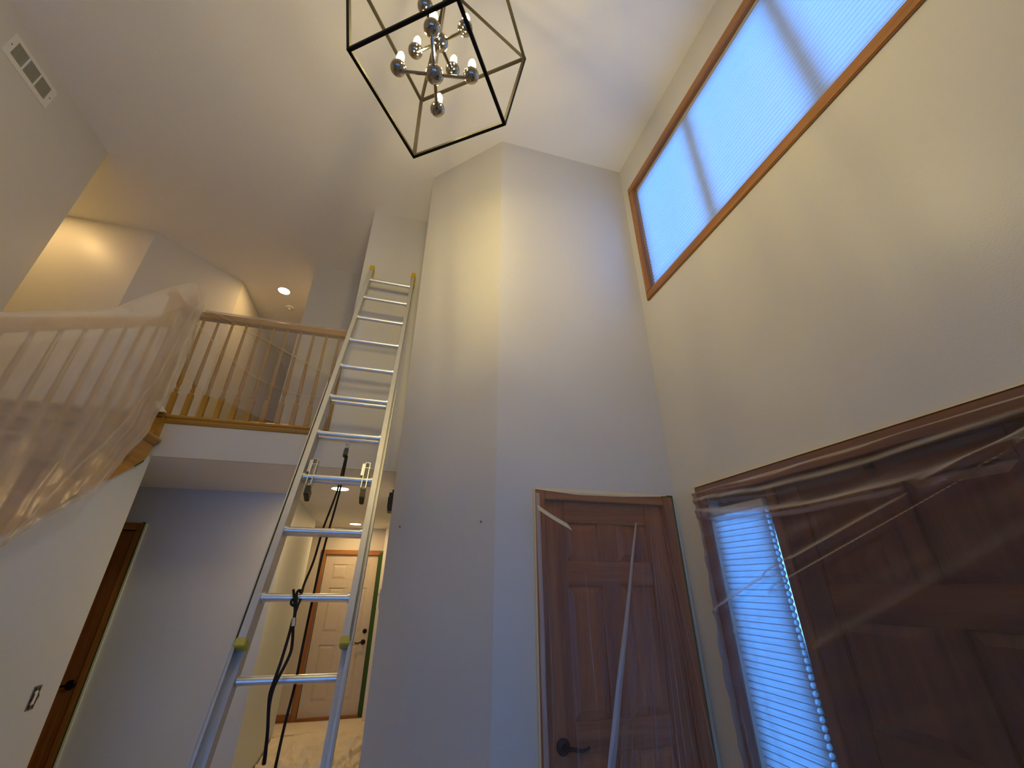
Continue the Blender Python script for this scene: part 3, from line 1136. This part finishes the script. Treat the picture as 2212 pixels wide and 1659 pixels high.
# ------------------------------------------------------------------ small fittings
vt = empty('air_vent', (XL, 2.52, 4.92))
tag(vt, 'white three-section air grille high on the stairwell wall', 'air vent')
Tl = lambda u, w, d: (XL + d, u, w)
y0, y1, z0, z1 = 2.315, 2.718, 4.825, 5.025
fm = MB(Tl)
fb = .022
sx = (y1 - y0 - 2 * .045 - 2 * .012) / 3
cells = []
yy = y0 + .045
for k in range(3):
    cells.append((yy, yy + sx))
    yy += sx + .012
for c in rect_minus(y0, y1, z0, z1, [(a, b, z0 + fb + .02, z1 - fb - .01) for a, b in cells]):
    fm.box(c[0], c[1], c[2], c[3], 0, .007)
fm.build('frame', 'white_metal', vt)
for a, b in cells:
    lv = MB(Tl)
    nl = 16
    for k in range(nl):
        u = a + (b - a) * (k + .5) / nl
        lv.box(u - .0016, u + .0016, z0 + fb + .02, z1 - fb - .01, .0012, .006)
    lv.build('louvre_bank', 'mesh_grey', vt)
    MB(Tl).box(a, b, z0 + fb + .02, z1 - fb - .01, .0, .0012).build('backing', 'mesh_grey', vt)
for u in (y0 + .022, y1 - .022):
    MB().lathe([(.005, .007), (.004, .010), (.0005, .0105)], (XL, u, (z0 + z1) / 2), 10, (1, 0, 0)).build('screw', 'dirty_metal', vt)

eb = empty('electrical_box', (XS, 3.178, 1.08))
tag(eb, 'bare switch box without cover plate in the stair wall', 'switch box')
Ts = lambda u, w, d: (XS + d, u, w)
fm = MB(Ts)
for c in rect_minus(3.150, 3.206, 1.028, 1.132, [(3.156, 3.200, 1.034, 1.126)]):
    fm.box(*c, 0, .0025)
fm.build('box_rim', 'dirty_metal', eb)
MB(Ts).box(3.156, 3.200, 1.034, 1.126, .0002, .0008).build('box_inside', 'black_plastic', eb)
MB(Ts).box(3.166, 3.188, 1.050, 1.110, .0008, .007).build('switch_body', 'white_plastic', eb, bevel=.002)
MB(Ts).box(3.172, 3.182, 1.028, 1.050, .0026, .004).build('strap', 'dirty_metal', eb)
MB(Ts).box(3.172, 3.182, 1.110, 1.134, .0026, .004).build('strap', 'dirty_metal', eb)
w_ = MB()
w_.tube([Ts(3.160, 1.06, .003), Ts(3.158, 1.08, .010), Ts(3.165, 1.10, .006)], .002, 6)
w_.tube([Ts(3.195, 1.05, .003), Ts(3.197, 1.085, .010), Ts(3.188, 1.10, .006)], .002, 6)
w_.build('wire', 'black_plastic', eb)

dc = empty('door_chime', (PX0, 2.95, 2.10))
tag(dc, 'small black box mounted high on the passage wall edge', 'door chime')
Tp = lambda u, w, d: (PX0 - d, u, w)
MB(Tp).box(2.90, 3.02, 2.045, 2.165, 0, .030).build('housing', 'black_plastic', dc, bevel=.003)
MB(Tp).box(2.90, 3.00, 2.165, 2.185, 0, .012).build('mount_plate', 'black_plastic', dc, bevel=.002)
MB(Tp).box(2.92, 3.00, 2.07, 2.14, .030, .034).build('cover', 'black_plastic', dc, bevel=.002)
th = empty('thermostat', (PX0, 3.0, 1.53))
tag(th, 'white wall plate with loose tape at the passage corner', 'switch plate')
MB(Tp).box(2.95, 3.03, 1.475, 1.585, 0, .010).build('plate', 'white_plastic', th, bevel=.003)
MB(Tp).box(2.97, 2.99, 1.545, 1.560, .010, .020).build('toggle', 'white_plastic', th, bevel=.002)
q = MB()
q.grid(3, 6, lambda u, v: Tp(2.96 + .03 * u, 1.535 - .075 * v, .011 + .010 * math.sin(v * 2.6)))
q.build('loose_tape', 'cream_tape', th)

for (px, py), lb in (((865, 1138), 'small screw left in the angled wall near the passage'), ((1040, 1127), 'small screw left in the angled wall near the closet')):
    # on the angled wall plane
    pn = Vector((-(PY0 - YA), -(0.52 - PX0), 0)).normalized()
    p = on_plane(px, py, Vector((.52, YA, 0)), pn)
    s_ = empty('wall_screw', p)
    tag(s_, lb, 'screw', 'screws in the angled wall')
    MB().lathe([(.0035, 0), (.0035, .006), (.006, .007), (.005, .009), (.0004, .0095)], p, 10, pn).build('screw_head', 'dirty_metal', s_)

pc = empty('paper_scrap', (-1.77, 3.27, ZF))
tag(pc, 'folded scrap of white card at the foot of the newel post', 'card')
q = MB()
a0, b0 = at('y', 3.235, 331, 866), at('y', 3.235, 345, 889)
q.frame_box(a0, b0 - a0, Vector((.028, 0, .002)), Vector((.002, .03, .003)))
q.build('card_upright', 'paper', pc)
q = MB()
q.frame_box(Vector((a0.x - .02, 3.235, ZF + .006)), Vector((.085, 0, 0)), Vector((0, .035, 0)), Vector((0, 0, .003)))
q.build('card_base', 'paper', pc)

# ------------------------------------------------------------------ masking tape
def strip(name, T, pts, d0, d1, mat, label, group=None, cat='masking tape'):
    m = MB(T)
    m.prism(pts, lambda u, w, t: (u, w, t), d0, d1)
    o = m.build(name, mat, None, loc=T(pts[0][0], pts[0][1], d0))
    tag(o, label, cat, group)
    return o


strip('masking_tape', map_closet, [(.742, 2.106), (.742, 2.098), (1.0, 2.078), (1.30, 2.082), (1.55, 2.096), (1.60, 2.106), (1.3, 2.108), (.9, 2.110)], .0185, .0215, 'cream_tape', 'cream paper tape strip along the top of the closet casing')
strip('masking_tape', map_closet, [(.737, 0), (.745, 0), (.745, 2.10), (.737, 2.10)], .0, .020, 'cream_tape', 'cream tape strip down the edge of the closet casing away from the corner')
strip('masking_tape', map_closet, [(1.632, 0), (1.640, 0), (1.640, 2.106), (1.600, 2.106), (1.600, 2.098), (1.632, 2.096)], .0182, .0205, 'green_tape', 'green tape strip down the closet casing at the corner')
strip('masking_tape', map_closet, [(1.642, 0), (1.668, 0), (1.666, 2.05), (1.650, 2.08), (1.645, 2.0)], .0004, .003, 'pale_tape', 'pale paper strip between the closet casing and the corner')
strip('masking_tape', map_far, [(-.178, 0), (-.122, 0), (-.122, 2.08), (-.178, 2.02)], .0184, .021, 'green_tape', 'dark green tape covering the far white door casing')
strip('masking_tape', map_hall, [(-2.128, 0), (-2.116, 0), (-2.116, 2.09), (-2.128, 2.09)], .0, .0195, 'pale_tape', 'pale tape edge beside the dark hall door casing')
strip('masking_tape', map_hall, [(-2.137, 0), (-2.129, 0), (-2.129, 2.102), (-2.150, 2.102), (-2.150, 2.096), (-2.137, 2.09)], .0183, .0205, 'green_tape', 'green tape edge on the dark hall door casing')
ye = lambda y: skirt_z(y)
strip('masking_tape', lambda u, w, d: (XS + .016 + d, u, w), [(2.66, ye(2.66) - .004), (2.80, ye(2.80) - .004), (2.80, ye(2.80) + .02), (2.66, ye(2.66) + .002)], .0004, .002, 'green_tape', 'short green tape piece along the stair skirt under the plastic')
strip('masking_tape', lambda u, w, d: (XS + .016 + d, u, w), [(3.19, ye(3.19) - .006), (3.262, ye(3.262) - .002), (3.262, ye(3.262) + .012), (3.19, ye(3.19) + .004)], .0004, .002, 'green_tape', 'short green tape piece at the upper end of the stair skirt')
strip('masking_tape', map_right, [(.10, 2.1165), (2.036, 2.1165), (2.036, 2.1215), (.10, 2.1215)], .0005, .0195, 'cream_tape', 'thin cream tape edge along the top of the front door casing')
strip('masking_tape', map_right, [(2.0385, 0), (2.0435, 0), (2.0435, 2.1215), (2.0385, 2.1215)], .0005, .0195, 'cream_tape', 'thin cream tape edge down the sidelight casing')
# loose paper tape flap on the closet plastic
a_, b_, c_, d_ = [at('y', 2.155, *p) for p in ((1160, 1090), (1162, 1101), (1236, 1146), (1225, 1131))]
m = MB()
m.grid(8, 1, lambda u, v: (a_ if v < .5 else b_).lerp(d_ if v < .5 else c_, u) + Vector((0, .012 * math.sin(u * 3.1) - .004, 0)))
tag(m.build('tape_flap', 'cream_tape', None, loc=a_), 'loose pale paper tape flap hanging on the closet plastic', 'masking tape')


# ------------------------------------------------------------------ plastic sheeting
def nz(x, y, z=0.0):
    return noise.noise(Vector((x, y, z)))


def lerp(a, b, t):
    return a + (b - a) * t


def poly_at(pts, t):
    n = len(pts) - 1
    i = min(int(t * n), n - 1)
    return Vector(pts[i]).lerp(Vector(pts[i + 1]), t * n - i)


# stair sheet: over the handrail, hem sweeping from the newel down to the skirt
HEM = [(-1.74, 3.20, 3.775), (-1.70, 3.14, 3.50), (-1.67, 3.08, 3.15), (-1.65, 3.07, 2.78), (-1.64, 3.02, 2.50), (-1.635, 2.90, 2.32), (-1.63, 2.77, 2.09)]


def stair_sheet(u, v):
    # u: 0 low end of the stairs .. 1 newel ; v: 0 rail .. 1 hem
    yt = lerp(.7, 3.20, u)
    lift = min(1, max(0, (yt - 2.45) / .50))
    zt = rail_z(min(yt, 2.45)) + .078
    zt = lerp(zt, 3.625 + .15 * max(0, (yt - 3.04) / .16), lift ** .9) if lift > 0 else zt
    top = Vector((XR + .038 + .0 * v, yt, zt))
    ybm = lerp(.55, 2.77, u)
    zbm = skirt_z(ybm) + .075 - .13 * (1 - u) + .03 * nz(ybm * 3, 1.0)
    bot = Vector((-1.63, ybm, zbm))
    p = top.lerp(bot, v)
    hem = poly_at(HEM, v)
    k = u ** 5
    p = p.lerp(Vector((p.x, hem.y, hem.z)), k)
    uw = u + .05 * nz(u * 3, v * 1.1, 2.0) * v
    fold = (math.sin(uw * 62) * .45 + nz(uw * 21, v * .6, 3.0) + .5 * nz(uw * 47, v * .8, 6.0)) * .017 * min(1, v * 1.6)
    diag = nz((p.y * .8 + p.z * 1.6) * 3.0, (p.y - p.z) * .5, 8.0) * .014 * min(1, v * 3)
    crump = nz(p.y * 13, p.z * 13, 5.0) * .014 * max(0, v - .80) / .20
    out = .016 + .055 * math.sin(min(1, v * 1.3) * math.pi * .5)
    p.x = max(XR + .036, XS + .020) + .012 + out + fold + diag + crump
    if v > .6:
        p.x += .02 * (v - .6) / .4
    if v < .12:
        p.x = lerp(XR + .036, p.x, (v / .12) ** .7)
    return p


m = MB()
m.grid(220, 110, stair_sheet)
# the part folded over the back of the rail
m.grid(150, 4, lambda u, v: stair_sheet(u * .96, 0) + Vector((-.076 * v, 0, .010 * math.sin(v * 3.1) - .06 * max(0, v - .8))))
o = empty('plastic_sheet', (-1.66, 2.2, 2.0))
tag(o, 'milky clear plastic sheet draped over the sloping stair railing', 'plastic sheet')
m.build('film', 'film_heavy', o, smooth=True)
m = MB()
m.grid(5, 110, lambda u, v: stair_sheet(1 - .022 * u * (.6 + v), min(1, .16 + .84 * v)) + Vector((.004 + .003 * math.sin(u * 3.1), 0, 0)))
m.build('hem', 'film_hem', o, smooth=True)
m = MB()
m.grid(5, 140, lambda u, v: stair_sheet(.25 + .75 * v, 1 - .035 * u) + Vector((.004 + .003 * math.sin(u * 3.1), 0, 0)))
m.build('hem', 'film_hem', o, smooth=True)
m = MB()
m.grid(4, 110, lambda u, v: stair_sheet(.905 - .16 * v ** 2 - .012 * u, min(1, .10 + .9 * v)) + Vector((.006 + .003 * math.sin(u * 3.1), 0, 0)))
m.build('fold', 'film_hem', o, smooth=True)

# bunched sheet round the newel top, hanging in folds
def newel_wrap(u, v):
    a = lerp(-2.4, 1.2, u)
    r = .058 + .016 * math.sin(u * 34) * (.25 + v) + .045 * v ** 1.3 + .012 * nz(u * 9, v * 5)
    z = ZF + 1.052 - .07 * (1 - math.cos(min(1, v * 3) * 1.57)) - .62 * max(0, v - .1) + .10 * v * nz(u * 5, 2.0)
    rr_ = r * min(1, .12 + v * 4.5)
    return Vector((NX + .012 + rr_ * math.cos(a - .5), NY + .012 + rr_ * math.sin(a - .5) - .035 * v, z))


m = MB()
m.grid(90, 40, newel_wrap)
o = m.build('plastic_sheet', 'film_heavy', None, smooth=True, loc=(NX, NY, ZF + .8))
tag(o, 'crumpled clear plastic bunched around the newel ball top', 'plastic sheet')

# balcony sheet
BH = [(-1.735, 3.05), (-1.60, 2.98), (-1.491, 2.887), (-1.394, 2.869), (-1.29, 2.824), (-1.17, 2.781), (-1.064, 2.736), (-.946, 2.715), (-.812, 2.712), (-.60, 2.712)]


def hem_b(x):
    for (x0, z0), (x1, z1) in zip(BH, BH[1:]):
        if x <= x1:
            return lerp(z0, z1, max(0, (x - x0) / (x1 - x0)))
    return BH[-1][1]


def balcony_sheet(u, v):
    x = lerp(-1.735, -.60, u)
    zt = ZF + .928
    zb = hem_b(x)
    z = lerp(zt, zb, v)
    # tight crease running from the newel top down towards the ladder wall
    zc1 = lerp(3.66, 3.087, (x + 1.76) / 1.21)
    zc2 = lerp(3.50, 2.93, (x + 1.76) / 1.16) - .16 * math.sin(math.pi * u)
    cr = .022 * math.exp(-((z - zc1) / .010) ** 2) + .012 * math.exp(-((z - zc1 + .03) / .007) ** 2) + .010 * math.exp(-((z - zc2) / .010) ** 2)
    wr = nz(x * 9 + z * 3, z * 8 - x * 5, 2.0) * .010 * (.25 + u ** 1.5) + nz(x * 22, z * 20, 4.0) * .004 * u ** 2
    wr += .010 * math.sin((x + z * .3) * 26 + 2 * nz(x * 4, z * 3)) * (1 - u) ** 2
    y = yb_ - .058 - .016 * math.sin(v * math.pi) - cr - wr
    y = min(y, yb_ - .0345)
    if z < ZF + .02:
        y = min(y, YB - .034)
    if v < .04:
        y = lerp(yb_ - .0345, y, v / .04)
    return Vector((x, y, z))


m = MB()
m.grid(170, 120, balcony_sheet)
m.grid(60, 3, lambda u, v: Vector((lerp(-1.72, -.60, u), yb_ - .034 + .07 * v, ZF + .928 + .008 * math.sin(v * 3.1) + .006 * nz(u * 20, 1))))
o = m.build('plastic_sheet', 'film_light', None, smooth=True, loc=(-1.2, 3.30, 3.2))
tag(o, 'thin clear plastic sheet creased across the balcony railing', 'plastic sheet')


# closet sheet: taped at the head, folds fanning from its right end
_rc = random.Random(3)
RIDGE = [(-.86 + 1.12 * (k + _rc.random() * .8) / 17, _rc.uniform(.004, .012), _rc.uniform(.010, .022)) for k in range(17)]


def closet_sheet(u, v):
    x = lerp(.752, 1.632, u)
    z = lerp(2.090, .02, v)
    # fold coordinate: lines radiating from a gather near the head casing
    q = (x - 1.485) / (0.13 + .30 * (2.10 - z))
    q += .015 * nz(z * 2.0, q * 3.0, 2.0)
    d = .030 + .010 * math.sin(v * math.pi) + .02 * v
    for q0, a, w in RIDGE:
        t = (q - q0) / w
        if abs(t) < 3:
            d += a * math.exp(-t * t) * min(1, .25 + v * 5) * (.6 + .8 * nz(z * 1.3, q0 * 20, 1.0))
    d += nz(x * 9 + nz(z, x) * .6, z * .9, 7.0) * .009
    for x0, a, w in ((.79, .012, .005), (.83, .009, .006), (.90, .008, .007), (1.01, .009, .006), (1.09, .007, .008)):
        xx = x0 + .012 * nz(z * 1.4, x0 * 30)
        d += a * math.exp(-((x - xx) / w) ** 2) * min(1, v * 4) * (.5 + nz(z * 1.1, x0 * 9, 4.0))
    d += nz(x * 30, z * 30, 3.0) * .010 * math.exp(-((x - .76) / .06) ** 2 - ((z - 2.03) / .10) ** 2)
    d = max(d, .0235)
    if v < .012:
        d = .0225
    return Vector((x, YA - d, z))


cs = empty('plastic_sheet', (1.2, YA - .03, 0))
tag(cs, 'clear plastic sheet with fanned vertical folds taped over the closet door', 'plastic sheet')
m = MB()
m.grid(480, 100, closet_sheet)
m.build('film', 'film_door', cs, smooth=True)


def band(a, b, w0, w1, y, wob=.004):
    """gathered strip of film between two points on the sheet"""
    def fn(u, v):
        c = Vector(a).lerp(Vector(b), v)
        w = lerp(w0, w1, v) * (1 + .15 * nz(v * 6, 1.0))
        return Vector((c.x + (u - .5) * w + wob * nz(v * 5, 2.0), y - .012 * math.cos((u - .5) * 2.4) - .003 * nz(u * 9, v * 8), c.z))
    return MB().grid(6, 40, fn)


band((1.335, 0, 1.93), (.93, 0, .40), .010, .056, YA - .062).build('fold_band', 'film_band', cs, smooth=True)
band((.750, 0, 2.07), (.762, 0, .30), .022, .026, YA - .045, .003).build('fold_band', 'film_band', cs, smooth=True)


# front door sheet: swags under the head and diagonal creases
def entry_sheet(u, v):
    y = lerp(2.032, .10, u)
    z = lerp(2.108, .02, v)
    s = 2.032 - y                       # distance from the closet side
    d = .030 + .022 * math.sin(min(1, v * 1.2) * math.pi)
    # swags below the head casing
    for k, (z0_, sag, amp, wd) in enumerate(((2.078, .020, .030, .016), (2.035, .040, .038, .022), (1.985, .085, .034, .018), (1.950, .055, .020, .013))):
        zl = z0_ - sag * math.sin(math.pi * min(1, s / 1.5)) + .012 * nz(s * 3, k * 3.1)
        d += amp * math.exp(-((z - zl) / wd) ** 2) * (.5 + .5 * math.sin(min(1, s / .15) * 1.57))
    # tight diagonal creases rising away from the sidelight
    for ya, za, yb, zb, amp, wd in ((1.60, 1.66, .60, 2.00, .034, .016), (1.60, 1.60, .60, 1.97, .026, .010), (1.98, 1.50, 1.58, 1.66, .026, .015), (1.45, 1.40, .5, 1.85, .012, .030)):
        if min(ya, yb) - .1 < y < max(ya, yb) + .06:
            zl = za + (zb - za) * (ya - y) / (ya - yb)
            fade = 1 - max(0, (y - max(ya, yb)) / .06)
            d += amp * math.exp(-((z - zl) / wd) ** 2) * max(0, fade)
    d += nz((z - .36 * s) * 13, (s + z) * 1.2, 1.0) * .013
    d += nz(s * 16, z * 2.0, 6.0) * .010 * math.exp(-(s / .22) ** 2)
    d += .05 * math.exp(-(s / .05) ** 2) * .2
    if v < .015 or u < .006:
        d = .0215
    return Vector((XB - max(d, .0225), y, z))


m = MB()
m.grid(300, 330, entry_sheet)
o = m.build('plastic_sheet', 'film_entry', None, smooth=True, loc=(XB - .04, 1.1, 1.0))
tag(o, 'clear plastic sheet with sagging swags taped over the front door', 'plastic sheet')


# ------------------------------------------------------------------ drop cloth
def cloth(u, v):
    x = lerp(-1.72, -.06, u)
    y = lerp(2.2, 7.12, v)
    xm = -.995 - .045 * (y - 4.53) if 4.40 < y < 6.55 else -1.72
    if y > 4.40 and y < 6.55:
        x = lerp(xm + .03, -.06, u)
    a = nz(x * 2.6 + 3, y * 2.2, 1.0)
    b = nz(x * 6 + y * 2.0, y * 5 - x * 3, 4.0)
    c = nz(x * 14, y * 12, 9.0)
    ridge = max(0, .16 - abs(b)) / .16
    r2 = max(0, .10 - abs(nz(x * 1.7 - y * 1.9 + 5, y * 1.6 + x, 12.0))) / .10
    z = .030 + .030 * a + .060 * ridge ** 2 * (.4 + .6 * max(0, a + .3)) + .070 * r2 ** 2 + .006 * c
    flat = min(1, max(0, (7.0 - y) / 1.1))
    return Vector((x, y, max(.006, lerp(.012 + .01 * a, z, flat))))


m = MB()
m.grid(110, 260, cloth)
o = m.build('drop_cloth', 'canvas', None, smooth=True, loc=(-.9, 4.6, 0))
tag(o, 'wrinkled tan canvas drop cloth covering the passage floor', 'drop cloth')
